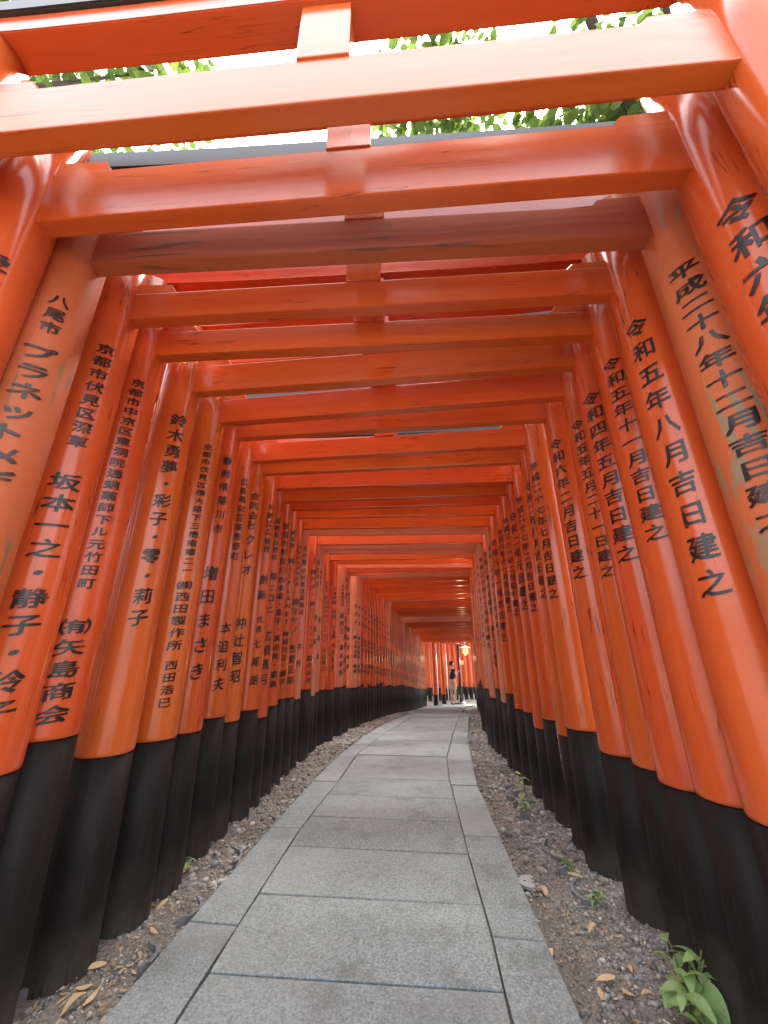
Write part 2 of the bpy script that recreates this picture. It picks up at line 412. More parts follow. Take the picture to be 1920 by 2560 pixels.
JC = [jy((527, 2434), (1252, 2487)), jy((653, 2237), (1201, 2267)), jy((737, 2118), (1165, 2137)), jy((788, 2042), (1146, 2057)),
      jy((826, 1988), (1134, 1999)), jy((853, 1943), (1121, 1954)), jy((876, 1911), (1115, 1921)), jy((897, 1886), (1113, 1893))]
JR = [jy((1229, 2345), (1368, 2357)), jy((1163, 2089), (1248, 2092)), jy((1132, 1963), (1191, 1966)), jy((1119, 1900), (1176, 1903))]
JL = [jy((467, 2305), (595, 2317)), jy((680, 2069), (758, 2073)), jy((783, 1953), (834, 1955)), jy((847, 1892), (877, 1894))]
def extend(J, step, y_end, slope):
    J = list(J); y0 = J[0][0]
    pre = []
    while y0 > -1.0: y0 -= step; pre.append((y0, J[0][1]))
    y1 = J[-1][0]
    while y1 < y_end: y1 += step*rg.uniform(.85, 1.2); J.append((y1, slope))
    return pre[::-1]+J
JC = extend(JC, .46  , 19.4, -.12); JR = extend(JR, .85  , 19.4, -.03); JL = extend(JL, .8  , 19.4, -.03)
path = link('path', None) if False else None
def strip_mesh():
    V = []; Fq = []
    ys = list(np.arange(-1.3, 19.6, .2))
    for yy in ys:
        for k, o in (('LO', .012), ('RO', -.012)): V.append((EX(k, yy)+o, yy, zg(yy)+.008))
    for i in range(len(ys)-1): Fq.append((2*i, 2*i+1, 2*i+3, 2*i+2))
    return mesh('path', V, Fq)
path = link('path', strip_mesh(), P['joint']); tag(path, kind='structure')
def slab(kl, kr, j0, j1, gap, inner):
    """one stone between two joints; sides follow the seams"""
    n = 5; left = []; right = []
    dz = rg.uniform(-.004, .004); tx = rg.uniform(-.003, .003); ty = rg.uniform(-.003, .003)
    for i in range(n):
        t = i/(n-1)
        y = j0[0]+(j1[0]-j0[0])*t; sk = j0[1]+(j1[1]-j0[1])*t
        yl, yr = y-sk/2, y+sk/2
        if i == 0: yl += gap; yr += gap
        if i == n-1: yl -= gap; yr -= gap
        gl = gap*1.1+rg.uniform(-.0012, .0012); gr = gap*1.1+rg.uniform(-.0012, .0012)
        left.append((EX(kl, yl)+gl, yl)); right.append((EX(kr, yr)-gr, yr))
    ring = right+left[::-1]
    cxm = sum(p[0] for p in ring)/len(ring); cym = sum(p[1] for p in ring)/len(ring)
    bm = bmesh.new()
    zt = lambda p: zg(p[1])+.032+dz+tx*(p[0]-cxm)+ty*(p[1]-cym)-(zg(cym))
    top = [bm.verts.new((p[0]-cxm, p[1]-cym, zt(p))) for p in ring]
    bot = [bm.verts.new((p[0]-cxm, p[1]-cym, zt(p)-.10)) for p in ring]
    m_ = len(ring)
    ft = bm.faces.new(top)
    for i in range(m_): bm.faces.new((bot[i], bot[(i+1) % m_], top[(i+1) % m_], top[i]))
    bmesh.ops.bevel(bm, geom=[e for e in ft.edges], offset=.003, segments=1, affect='EDGES')
    bmesh.ops.recalc_face_normals(bm, faces=bm.faces)
    o = link('paving_slab', bm_mesh('paving_slab', bm), P['granite'], path, (cxm, cym, zg(cym)))
for J, kl, kr in ((JC, 'LI', 'RI'), (JL, 'LO', 'LI'), (JR, 'RI', 'RO')):
    for a, b in zip(J[:-1], J[1:]): slab(kl, kr, a, b, .0042, kl == 'LI')

# ------------------------------------------------------------------ lettering
GLY = {}
CHARS = {}
def prepare_glyphs(strings):
    chars = sorted(set(c for s in strings for c in s if c != '　'))
    obs = []
    for c in chars:
        cu = bpy.data.curves.new('glyph', 'FONT'); cu.body = '|' if c == '-' else c; cu.resolution_u = 2
        ob = bpy.data.objects.new('glyph', cu); COL.objects.link(ob); obs.append((c, ob, cu))
    bpy.context.view_layer.update(); dg = bpy.context.evaluated_depsgraph_get()
    for c, ob, cu in obs:
        me = bpy.data.meshes.new_from_object(ob.evaluated_get(dg))
        bm = bmesh.new(); bm.from_mesh(me); bpy.data.meshes.remove(me)
        bmesh.ops.remove_doubles(bm, verts=bm.verts, dist=1e-4)
        # brush weight: push the outline out along a slanted pen direction, swell and taper it
        pen = Vector((.80, .60)).normalized(); mv = {}
        for v in bm.verts:
            be = [e for e in v.link_edges if e.is_boundary]
            nrm = Vector((0, 0))
            for e in be:
                if not e.link_faces: continue
                f = e.link_faces[0]; d = (e.verts[1].co-e.verts[0].co).xy; nn = Vector((d.y, -d.x))
                if nn.length < 1e-6: continue
                nn.normalize()
                if nn.dot((f.calc_center_median()-e.verts[0].co).xy) > 0: nn = -nn
                nrm += nn
            if nrm.length > 1e-4: nrm.normalize()
            w = noise.noise(Vector((v.co.x*2.6, v.co.y*2.6, ord(c) % 97)))
            mv[v] = nrm*(.013+.012*w)+pen*(nrm.dot(pen))*(.026+.014*w)
        for v, d in mv.items(): v.co.x += d.x; v.co.y += d.y
        xs = [v.co.x for v in bm.verts]; mx = (min(xs)+max(xs))/2
        if c in 'ーＰ': pass
        for v in bm.verts:
            X, Y = v.co.x-mx, v.co.y-.36
            if c == 'ー': X, Y = -Y*1.0, -X
            Y += .13*X+.03*noise.noise(Vector((X*1.7, Y*1.7, ord(c) % 89)))       # strokes climb to the right as a brush writes
            X += .03*noise.noise(Vector((X*1.7, Y*1.7, ord(c) % 83+5)))
            v.co = (X, Y, 0)
        for k in range(-4, 5):
            g = bm.verts[:]+bm.edges[:]+bm.faces[:]
            bmesh.ops.bisect_plane(bm, geom=g, plane_co=(k*.13, 0, 0), plane_no=(1, 0, 0))
        bmesh.ops.triangulate(bm, faces=bm.faces)
        bm.verts.index_update()
        GLY[c] = (np.array([v.co[:2] for v in bm.verts]), np.array([[v.index for v in f.verts] for f in bm.faces], np.int64))
        bm.free(); bpy.data.objects.remove(ob); bpy.data.curves.remove(cu)
def inscription_mesh(segs, a0, rfun):
    """segs: (string, ztop, zbottom, width). a0: direction the column faces, round the post"""
    Vs = []; Fs = []; off = 0
    for s, zt, zb, wd in segs:
        n = len(s); pitch = (zt-zb)/n
        for i, c in enumerate(s):
            if c == '　': continue
            g, f = GLY[c]
            wq = wd*.80; hgt = min(pitch*.82, wq*1.02)
            x = g[:, 0]*wq; z = zt-(i+.5)*pitch+g[:, 1]*hgt
            r = rfun(z)+.0011
            a = a0+x/r
            Vs.append(np.stack([r*np.sin(a), -r*np.cos(a), z], 1)); Fs.append(f+off); off += len(g)
    V = np.concatenate(Vs); Fc = np.concatenate(Fs)
    # all faces outwards
    n = np.cross(V[Fc[:, 1]]-V[Fc[:, 0]], V[Fc[:, 2]]-V[Fc[:, 0]]); c = V[Fc].mean(1)
    flip = (n[:, 0]*c[:, 0]+n[:, 1]*c[:, 1]) < 0
    Fc[flip] = Fc[flip][:, ::-1]
    return fast_mesh('inscription', V, Fc)
# photo rows (1659 px wide copy) of the top and the foot of every column of writing; last number = letter width, m
TL = {1: [('愛つ', 540, 622, .105)],
 2: [('八尾市', 636, 722, .075), ('プラネットメデ', 742, 1060, .125)],
 3: [('京都市伏見区深草', 742, 970, .082), ('坂本一之・静子・玲子', 1018, 1575, .125)],
 4: [('京都市中京区東洞院通蛸薬師下ル元竹田町', 818, 1275, .075), ('㈲矢島商会', 1332, 1570, .125)],
 5: [('鈴木勇夢・彩子・零・莉子', 892, 1358, .105)],
 6: [('京都市伏見区横大路下三栖南郷二一', 958, 1242, .070), ('㈱西田製作所', 1252, 1408, .10), ('西田浩巳', 1424, 1532, .08)],
 7: [('静岡県菊川市', 982, 1158, .08), ('増田まさき', 1215, 1480, .115)],
 8: [('広島県安芸郡熊野町', 1032, 1212, .078), ('本迫利夫', 1338, 1500, .10)],
 9: [('合同会社', 1062, 1146, .10), ('クレオ', 1150, 1248, .11), ('仲辻智昭', 1328, 1482, .115)],
 10: [('平野区瓜破西', 1088, 1196, .075), ('創新', 1236, 1302, .10), ('代表', 1328, 1370, .07), ('七尾朗', 1372, 1490, .09)],
 11: [('滋賀県日野町', 1118, 1212, .075), ('㈱ヒコヒ', 1234, 1328, .12), ('広頭真弓', 1360, 1484, .11)],
 12: [('加須市町良川', 1128, 1242, .095), ('松本進・晶子・真由美・恵美', 1244, 1488, .095)],
 13: [('岐阜市', 1144, 1186, .075), ('㈱J-PLANET', 1204, 1352, .10), ('神崎光正・順子', 1362, 1482, .10)],
 14: [('一宮市小赤見四反田', 1166, 1268, .065), ('㈱マサノ', 1290, 1372, .12), ('牧野正昭', 1390, 1482, .11)],
 15: [('京の畳', 1178, 1222, .09), ('中村松次郎商店', 1226, 1330, .085), ('中村', 1380, 1450, .09)],
 16: [('三重県', 1196, 1218, .06), ('㈲MGI', 1228, 1290, .11), ('㈱スリーナインズ', 1298, 1404, .085), ('森中祐次', 1414, 1478, .10)],
 17: [('習志野市', 1208, 1270, .08), ('㈲南波', 1320, 1400, .09)],
 18: [('高知市', 1230, 1265, .06), ('㈱飛鳥', 1320, 1440, .09)],
 19: [('高松市', 1255, 1280, .07), ('株式会社Rosnes', 1286, 1388, .09), ('山口琢己', 1398, 1452, .09)],
 20: [('山本英樹　早苗　もも夏', 1266, 1380, .09), ('川村弘昌', 1386, 1450, .08)],
 21: [('愛知県豊田市', 1262, 1310, .08), ('㈱西三', 1322, 1372, .11), ('篠谷昇吾', 1390, 1462, .10)],
 22: [('神戸市', 1244, 1296, .09), ('田中幸子', 1330, 1404, .11), ('武弘', 1416, 1458, .10)],
 23: [('岐阜県大垣市', 1280, 1330, .07), ('㈱大洋商事', 1350, 1450, .09)]}
TR = {1: [('令和六年', 425, 692, .12)], 2: [('平成二十八年十二月吉日建之', 568, 1150, .12)], 3: [('令和五年八月吉日建之', 685, 1300, .105)],
 4: [('令和五年十一月吉日建之', 772, 1172, .10)], 5: [('令和四年五月吉日建之', 846, 1218, .115)], 6: [('令和五年五月二十一日建之', 906, 1250, .095)],
 7: [('令和六年二月吉日建之', 946, 1254, .11)], 8: [('平成二十七年七月吉日建之', 998, 1296, .095)], 9: [('令和二年八月吉日建之', 1040, 1295, .11)],
 10: [('平成二十七年二月吉日建之', 1072, 1324, .09)], 11: [('令和二年元旦建之', 1104, 1322, .11)], 12: [('平成三十一年二月初午建之', 1118, 1332, .09)],
 13: [('令和六年十一月吉日建之', 1142, 1324, .09)], 14: [('令和八年一月吉日建之', 1162, 1390, .10)], 15: [('平成二十六年八月吉日建之', 1178, 1376, .08)],
 16: [('令和二年元旦建之', 1190, 1328, .10), ('設立二十周年', 1350, 1442, .085)], 17: [('平成三十年十二月吉日建之', 1202, 1404, .08)],
 18: [('令和元年五月吉日建之', 1216, 1400, .09)], 19: [('平成二十九年二月吉日建之', 1230, 1400, .08)], 20: [('令和三年四月吉日建之', 1245, 1400, .09)],
 21: [('平成二十八年九月吉日建之', 1255, 1400, .08)], 22: [('令和二年三月吉日建之', 1262, 1400, .09)], 23: [('平成三十年六月吉日建之', 1268, 1400, .09)]}
FARL = [['京都市伏見区', '㈱西田製作所　西田'], ['愛知県豊田市', '山本商会　英樹'], ['神戸市', '田中幸子　武弘'], ['静岡県', '㈲川村商店　川村'], ['三重県', '森中祐次　順子'], ['岐阜市', '㈱大洋商事　牧野']]
FARR = ['令和五年九月吉日建之', '平成二十六年八月吉日建之', '令和元年五月吉日建之', '平成三十年十二月吉日建之', '令和四年五月吉日建之']
prepare_glyphs([s for d in (TL, TR) for v in d.values() for s, *_ in v]+[s for p in FARL for s in p]+FARR+['禁止'])

# ------------------------------------------------------------------ torii gates
BASE_TOP_L = {2: (20, 1944), 3: (105, 1925), 4: (168, 1845), 5: (250, 1893), 6: (365, 1855), 7: (445, 1835), 8: (505, 1797), 9: (560, 1806), 10: (600, 1777), 11: (632, 1796), 12: (660, 1766)}
BASE_TOP_R = {3: (1880, 2062), 4: (1800, 2010), 5: (1690, 1972), 6: (1600, 1922), 7: (1527, 1888), 8: (1460, 1827), 9: (1413, 1842), 10: (1375, 1801), 11: (1350, 1823), 12: (1325, 1782), 13: (1305, 1774)}
R0, R1 = .112, .098
PAINT = {0: 'fresh', 2: 'old', 4: 'deep', 13: 'deep', 15: 'faded', 17: 'faded', 18: 'faded', 19: 'deep', 20: 'deep', 21: 'faded', 23: 'faded', 10: 'deep', 11: 'deep'}
def pillar_r(zz, H): return R0+(R1-R0)*np.clip(zz/H, 0, 1)
def cap_end_box(x0, x1, y0, y1, z0, z1, rise, bev):
    """lintel timber whose two ends sweep up a little and are cut on the slant"""
    bm = bmesh.new(); n = 10; rings = []
    for i in range(n+1):
        t = -1+2*i/n; up_ = rise*max(0, abs(t)-.35)**2/.4225
        xb = (x0+x1)/2+(x1-x0)/2*t*.985; xt = (x0+x1)/2+(x1-x0)/2*t
        rings.append([bm.verts.new(c) for c in ((xb, y0, z0+up_), (xb, y1, z0+up_), (xt, y1, z1+up_), (xt, y0, z1+up_))])
    for a, b in zip(rings[:-1], rings[1:]):
        for k in range(4): bm.faces.new((a[k], b[k], b[(k+1) % 4], a[(k+1) % 4]))
    bm.faces.new(rings[0]); bm.faces.new(rings[-1][::-1])
    bmesh.ops.recalc_face_normals(bm, faces=bm.faces)
    if bev:
        es = [e for e in bm.edges if e.calc_face_angle(0) > .6]
        bmesh.ops.bevel(bm, geom=es, offset=bev, segments=2, affect='EDGES')
    return bm
def build_gate(i, g, kind, hbL, hbR, textL, textR, detail=True, rs=None):
    rs = rs or random.Random(100+i)
    gz = zg(g['y'])
    root = empty('torii_gate', (g['x'], g['y'], gz), -g['h'])
    zb = g['zb']-gz                       # underside of the tie beam above the ground
    nh = {0: .215, 1: .25, 2: .17, 3: .15, 4: .145, 5: .185}.get(i, .17+rs.uniform(-.015, .015))     # height of tie beam
    gap = {0: .515, 1: .545, 2: .395, 3: .50, 4: .45, 5: .46, 8: .46}.get(i, .41+rs.uniform(-.03, .04))-nh
    zl = zb+nh+gap                        # underside of the lintel
    mz, mx = P[kind+'Z'], P[kind+'X']
    H = zl+.02
    rfun = lambda z: pillar_r(z, H)
    xc = W_IN/2+R1*.78
    for s, hb, tx in ((-1, hbL, textL), (1, hbR, textR)):
        seg = 32 if i < 10 else (20 if i < 24 else 14)
        zs = [hb-.002, hb, hb+.012]+list(np.linspace(hb+.3, H, 6))
        prof = [(rfun(z)+(-.004 if k == 0 else .0025 if k == 1 else .003), z) for k, z in enumerate(zs)]
        pl = link('pillar', lathe('pillar', prof, seg, True, .004, i*2+s), P['old_browned'] if (kind == 'old' and s < 0) else mz, root, (s*xc, 0, 0))
        zs2 = [-.22, .02, hb*.5, hb-.004]
        link('base_sleeve', lathe('base_sleeve', [(rfun(z)+.0005, z) for z in zs2], seg, True, .004, i*2+s), P['black'], pl)
        if tx:
            a0 = (math.radians(50) if s < 0 else math.radians(-52))
            rf = lambda z: rfun(z)+.0048
            for sg in tx: link('inscription', inscription_mesh([sg], a0, rf), P['ink'], pl)
    th = .03
    link('tie_beam', bm_mesh('tie_beam', box_bm(-W_IN/2-.42, W_IN/2+.42, -th, th, zb, zb+nh, .005)), mx, root)
    if detail:
        for s in (-1, 1):
            xa, xb_ = W_IN/2-.19-rs.uniform(0, .05), W_IN/2+.03
            hw = .035+rs.uniform(0, .03)
            bm = bmesh.new()
            prof = [(xa, zb+nh+.001), (xb_, zb+nh+.001), (xb_, zb+nh+hw+.012), (xa+.035, zb+nh+hw)]
            fr = [bm.verts.new((s*px, -.026, pz)) for px, pz in prof]; bk = [bm.verts.new((s*px, .026, pz)) for px, pz in prof]
            bm.faces.new(fr); bm.faces.new(bk[::-1])
            for k in range(4): bm.faces.new((fr[k], bk[k], bk[(k+1) % 4], fr[(k+1) % 4]))
            bmesh.ops.recalc_face_normals(bm, faces=bm.faces)
            bmesh.ops.bevel(bm, geom=bm.edges[:], offset=.004, segments=1, affect='EDGES')
            link('wedge', bm_mesh('wedge', bm), mx, root)
    link('strut', bm_mesh('strut', box_bm(-.078, .078, -.036, .036, zb+nh-.002, zl+.001, .004)), mz, root)
    ltd = .052; lh = .125 if i == 2 else .10
    link('lintel', bm_mesh('lintel', cap_end_box(-1.62, 1.62, -ltd, ltd, zl, zl+lh, .05, .004)), P['tan'] if kind == 'old' else mx, root)
    bm = cap_end_box(-1.74, 1.74, -ltd-.014, ltd+.014, zl+lh+.002, zl+lh+(.11 if i == 2 else .075), .055, .005)
    link('ridge_cap', bm_mesh('ridge_cap', bm), P['roof'], root)
    return root
def px_segs(tx, g, s, i):
    """photo rows -> heights on the front of this pillar"""
    gz = zg(g['y']); xc = W_IN/2+R1*.78
    c = Vector((g['x']+s*xc*math.cos(g['h']), g['y']-s*xc*math.sin(g['h'])))
    face = math.radians(50 if s < 0 else -52)-g['h']
    p = c+Vector((math.sin(face), -math.cos(face)))*.108
    out = []
    for st, y0, y1, wd in tx:
        zz = []
        for yy in (y0, y1):
            # column x is found by iterating on the projected position
            z = CAM_H
            lo, hi = gz-1, gz+4
            for _ in range(40):
                z = (lo+hi)/2; q = Vector((p.x, p.y, z-CAM_H)); cy = q.dot(up)/q.dot(fw); row = 1280-cy*F_PX
                if row > yy*S9: lo = z
                else: hi = z
            zz.append(z-gz)
        out.append((st, zz[0], zz[1], wd))
    return out
def row_height(g, s, px):
    gz = zg(g['y']); xc = W_IN/2+R1*.78
    c = Vector((g['x']+s*xc*math.cos(g['h']), g['y']-s*xc*math.sin(g['h'])))
    d = ray(*px); k = (c.length-.10)/math.hypot(d.x, d.y)
    return max(.40, min(.95, CAM_H+d.z*k-gz))

NUMW = ['zero', 'one', 'two', 'three', 'four', 'five', 'six', 'seven', 'eight', 'nine', 'ten', 'eleven', 'twelve']
def kn(t):
    if t == '元': return 1
    D = '〇一二三四五六七八九'; v = 0; c = 0
    for ch in t:
        if ch == '十': v += (c or 1)*10; c = 0
        else: c = D.index(ch)
    return v+c
def num_word(n):
    if n <= 12: return NUMW[n]
    if n < 20: return ['thirteen', 'fourteen', 'fifteen', 'sixteen', 'seventeen', 'eighteen', 'nineteen'][n-13]
    return {2: 'twenty', 3: 'thirty'}[n//10]+('-'+NUMW[n % 10] if n % 10 else '')
MON = 'January February March April May June July August September October November December'.split()
def date_words(t):
    y, rest = t[2:].split('年', 1)
    w = ('Reiwa' if t[:2] == '令和' else 'Heisei')+' '+num_word(kn(y))
    if '元旦' in rest: return w+' New Year'
    if '月' in rest: w += ' '+MON[kn(rest.split('月')[0])-1]
    return w
LOOK = {'fresh': 'glossy vermilion', 'old': 'weathered worn-grain', 'faded': 'pale faded pinkish', 'deep': 'deep red-orange'}
ORD = ['first', 'second', 'third', 'fourth', 'fifth', 'sixth', 'seventh', 'eighth', 'ninth', 'tenth', 'eleventh', 'twelfth', 'thirteenth', 'fourteenth', 'fifteenth', 'sixteenth', 'seventeenth', 'eighteenth', 'nineteenth', 'twentieth']
GRP = 'torii gates lining the stone path'
nfar = len(GATES)-MEASURED
FAR_MESH = {}
for i, g in enumerate(GATES):
    rs = random.Random(40+i)
    if i < MEASURED: kind = PAINT.get(i, 'fresh')
    else: kind = rs.choice(['fresh', 'fresh', 'deep', 'faded', 'fresh', 'old' if i in (27, 33, 41) else 'fresh'])
    if i == len(GATES)-1: kind = 'fresh'
    hb0 = .655+rs.uniform(-.05, .05)
    hbL = row_height(g, -1, BASE_TOP_L[i]) if i in BASE_TOP_L else hb0+rs.uniform(-.03, .03)
    hbR = row_height(g, 1, BASE_TOP_R[i]) if i in BASE_TOP_R else hb0+rs.uniform(-.03, .03)
    if i < MEASURED:
        tL = px_segs(TL[i], g, -1, i) if i in TL else None
        tR = px_segs(TR[i], g, 1, i) if i in TR else None
    else:
        q = rs.choice(FARL); tL = [(q[0], 2.1, 1.65, .07), (q[1], 1.5, .85, .09)]
        tR = [(rs.choice(FARR), 2.1, 1.0, .09)]
    root = build_gate(i, g, kind, hbL, hbR, tL, tR, detail=i < 26)
    if i == 0: lab = 'nearest torii gate overhead, vermilion, beam cut by the top corners of the view'
    elif i < MEASURED:
        lab = '%s torii gate dated %s on its right pillar' % (LOOK[kind], date_words(TR[i][0][0]) if i > 1 else 'Reiwa six in big letters')
        if i == 16: lab = 'glossy vermilion torii gate with an anniversary line low on its right pillar'
        if i == 11: lab += ', nearer one'
    else:
        k = len(GATES)-1-i
        if k == 0: lab = 'brightly lit torii gate framing the lantern and person at the tunnel end'
        elif k <= 20: lab = 'dim vermilion torii gate in the dark bend, %s before the brightly lit last gate' % ORD[k-1]
        else: lab = 'vermilion torii gate past the readable pillars, %s beyond the last pale faded one' % ORD[i-MEASURED]
    tag(root, lab, 'torii gate', GRP)
    g['root'] = root

# split in the paint of two right-hand pillars
def split_mesh(name, r, z0, z1, w, seed, a0):
    rnd = random.Random(seed); n = 26; V = []; Fc = []
    for k in range(n+1):
        t = k/n; z = z0+(z1-z0)*t
        ww = w*(math.sin(PI*t)**.6)*rnd.uniform(.35, 1.15)+.001; c = .35*w*math.sin(5*t+seed)+rnd.uniform(-.15, .15)*w
        for q in (-1, -.3, .3, 1):
            a = a0+(c+q*ww)/r; rr = r+.0012+(.001 if abs(q) < .5 else 0)
            V.append((rr*math.sin(a), -rr*math.cos(a), z))
    for k in range(n):
        for q in range(3): Fc.append((k*4+q, k*4+q+1, k*4+q+5, k*4+q+4))
    return mesh(name, V, Fc)
def pillar_of(i, s):
    return [c for c in GATES[i]['root'].children if c.name.startswith('pillar') and c.location.x*s > 0][0]
link('bare_split', split_mesh('bare_split', .112, .98, 1.30, .014, 3, math.radians(-18)), P['bare'], pillar_of(6, 1))
link('bare_split', split_mesh('bare_split', .114, .72, .90, .008, 8, math.radians(-20)), P['bare'], pillar_of(6, 1))
link('bare_split', split_mesh('bare_split', .1145, .68, .80, .006, 5, math.radians(-28)), P['pale'], pillar_of(10, 1))
link('bare_split', split_mesh('bare_split', .1135, .26, .62, .005, 6, math.radians(-28)), P['pale'], pillar_of(10, 1))

# the second tunnel that runs alongside on the left, seen through a gap between two pillars
for k in range(14):
    g = dict(x=-3.12-.01*k, y=.9+.31*k, h=.02, zb=2.55+.02*math.sin(k*2))
    r = build_gate(200+k, g, 'faded' if k % 3 == 0 else 'fresh', .66, .66, None, None, False)
    tag(r, 'torii gate of the parallel tunnel, glimpsed behind the left pillars', 'torii gate', 'torii gates of the parallel tunnel on the left')
# beyond the opening: two gates standing apart, then the start of the next tunnel crossing behind
def at(px, py, D):
    d = ray(px, py); k = D/math.hypot(d.x, d.y); return Vector((d.x*k, d.y*k, CAM_H+d.z*k))
for k, (px, D) in enumerate([(1087, 19.0), (1107, 19.6)]):
    q = at(px, 1700, D); hh = .52; xc = W_IN/2+R1*.78
    g = dict(x=q.x-xc*math.cos(hh), y=q.y+xc*math.sin(hh), h=hh, zb=zg(q.y)+2.66)
    r = build_gate(300+k, g, 'fresh', .50-.05*k, .50-.05*k, None, None, False)
    tag(r, 'torii gate standing apart beyond the opening, its lit pillar %s' % ('furthest left' if k == 0 else 'just left of the person'), 'torii gate', 'torii gates beyond the opening')
bh = 1.25; q0 = at(1034, 1700, 20.7)
for k in range(17):
    px_, py_ = q0.x+math.sin(bh)*.29*k, q0.y+math.cos(bh)*.29*k
    xc = W_IN/2+R1*.78
    g = dict(x=px_-xc*math.cos(bh), y=py_+xc*math.sin(bh), h=bh, zb=zg(py_)+2.70+.03*math.sin(k*3.1))
    q = FARL[k % 6]
    r = build_gate(320+k, g, ['fresh', 'deep', 'fresh'][k % 3], .60, .60+.03*math.sin(k*5), None, [(FARR[k % 5], 2.2, 1.0, .10)], False)
    tag(r, 'torii gate of the crossing tunnel behind the lamp post, %s from its left end' % ORD[k], 'torii gate', 'torii gates of the crossing tunnel')

# ------------------------------------------------------------------ lamp post with lantern at the opening
LD = 19.5
lp = at(1150, 1700, LD); lz = zg(lp.y)
lamp = empty('lamp_post', (lp.x, lp.y, lz)); tag(lamp, 'black lamp post with a lit hanging lantern at the far end of the path', 'lamp post')
P['iron'] = simple('dark_lamp_iron', (.012, .010, .009), .45, (.025, .02, .018), 20)
P['lroof'] = simple('pale_lantern_roof', (.42, .38, .30), .5, (.5, .46, .38))
P['stone'] = simple('pale_stone', (.36, .35, .32), .8, (.50, .48, .44), 30, .5)
gm, gnt, gbs = new_mat('lit_lantern_pane'); gbs.inputs["Base Color"].default_value = (.8, .7, .4, 1)
gbs.inputs["Emission Color"].default_value = (1, .62, .16, 1); gbs.inputs["Emission Strength"].default_value = .16; P['pane'] = gm
PH = 2.55
link('post', lathe('post', [(.075, -.1), (.075, .25), (.062, .3), (.058, PH), (.03, PH+.03)], 12), P['iron'], lamp)
link('post_cap', lathe('post_cap', [(.15, PH+.02), (.16, PH+.045), (.02, PH+.09)], 12), P['iron'], lamp)
link('arm', tube('arm', [(0, 0, PH-.05), (.14, 0, PH+.02), (.30, 0, PH+.02), (.34, 0, PH-.0)], .02), P['iron'], lamp)
lan = link('lantern', lathe('lantern', [(.05, PH-.44), (.15, PH-.42), (.155, PH-.40), (.12, PH-.395)], 6, False), P['iron'], lamp, (.34, 0, 0))
link('lantern_roof', lathe('lantern_roof', [(.25, PH-.125), (.255, PH-.115), (.15, PH-.06), (.05, PH-.01), (.02, PH+.05), (.035, PH+.09), (.01, PH+.14)], 6, False), P['lroof'], lamp, (.34, 0, 0))
for k in range(6):
    a0, a1 = 2*PI*k/6, 2*PI*(k+1)/6
    f = .12; V = []
    p0 = Vector((math.sin(a0)*.15, -math.cos(a0)*.15, 0)); p1 = Vector((math.sin(a1)*.15, -math.cos(a1)*.15, 0))
    nn = ((p0+p1)/2).normalized()*.012
    e0 = p0.lerp(p1, f); e1 = p0.lerp(p1, 1-f)
    for d in (Vector(), nn):
        V += [e0+d+Vector((0, 0, PH-.385)), e1+d+Vector((0, 0, PH-.385)), e1+d+Vector((0, 0, PH-.14)), e0+d+Vector((0, 0, PH-.14))]
    link('pane', mesh('pane', V, [(0, 3, 2, 1), (4, 5, 6, 7), (0, 1, 5, 4), (1, 2, 6, 5), (2, 3, 7, 6), (3, 0, 4, 7)]), P['pane'], lan)
    link('frame_bar', tube('frame_bar', [p0+Vector((0, 0, PH-.40)), p0+Vector((0, 0, PH-.12))], .014, 6), P['iron'], lan)
pl_ = bpy.data.lights.new('lantern_light', 'POINT'); pl_.energy = 5; pl_.color = (1, .75, .42); pl_.shadow_soft_size = .12
plo = bpy.data.objects.new('lantern_light', pl_); COL.objects.link(plo); plo.parent = lamp; plo.location = (.34, 0, PH-.58)
# notice board on the wall of pillars behind
nb = at(1153, 1656, LD+1.0)
P['notice'] = simple('pale_pink_notice', (.62, .36, .30), .6)
n_o = empty('notice_board', nb, -.55); tag(n_o, 'small pale pink notice board behind the lamp post', 'sign')
link('panel', bm_mesh('panel', box_bm(-.11, .11, -.012, .012, -.10, .10, .003)), P['notice'], n_o)
link('rail', bm_mesh('rail', box_bm(-.125, .125, -.018, -.012, .09, .105)), P['iron'], n_o)
# stones at the foot of the post
for k, (px, py, r, lab) in enumerate([(1160, 1764, .13, 'pale rough stone beside the foot of the lamp post'), (1083, 1765, .045, 'small white stone at the left side of the far opening'), (1105, 1766, .055, 'small white stone nearer the lamp post at the far opening'), (1147, 1764, .12, 'dark round stone at the base of the lamp post')]):
    p = at(px, py, LD-.15); bm = bmesh.new(); bmesh.ops.create_icosphere(bm, subdivisions=2, radius=r)
    for v in bm.verts:
        n = noise.noise(v.co*9+Vector((k*5, 0, 0)))*.35*r; v.co += v.normal*n; v.co.z *= .75
    o = link('stone', bm_mesh('stone', bm, True), P['iron'] if k == 3 else P['stone'], None, (p.x, p.y, zg(p.y)+r*.35)); tag(o, lab, 'stone')

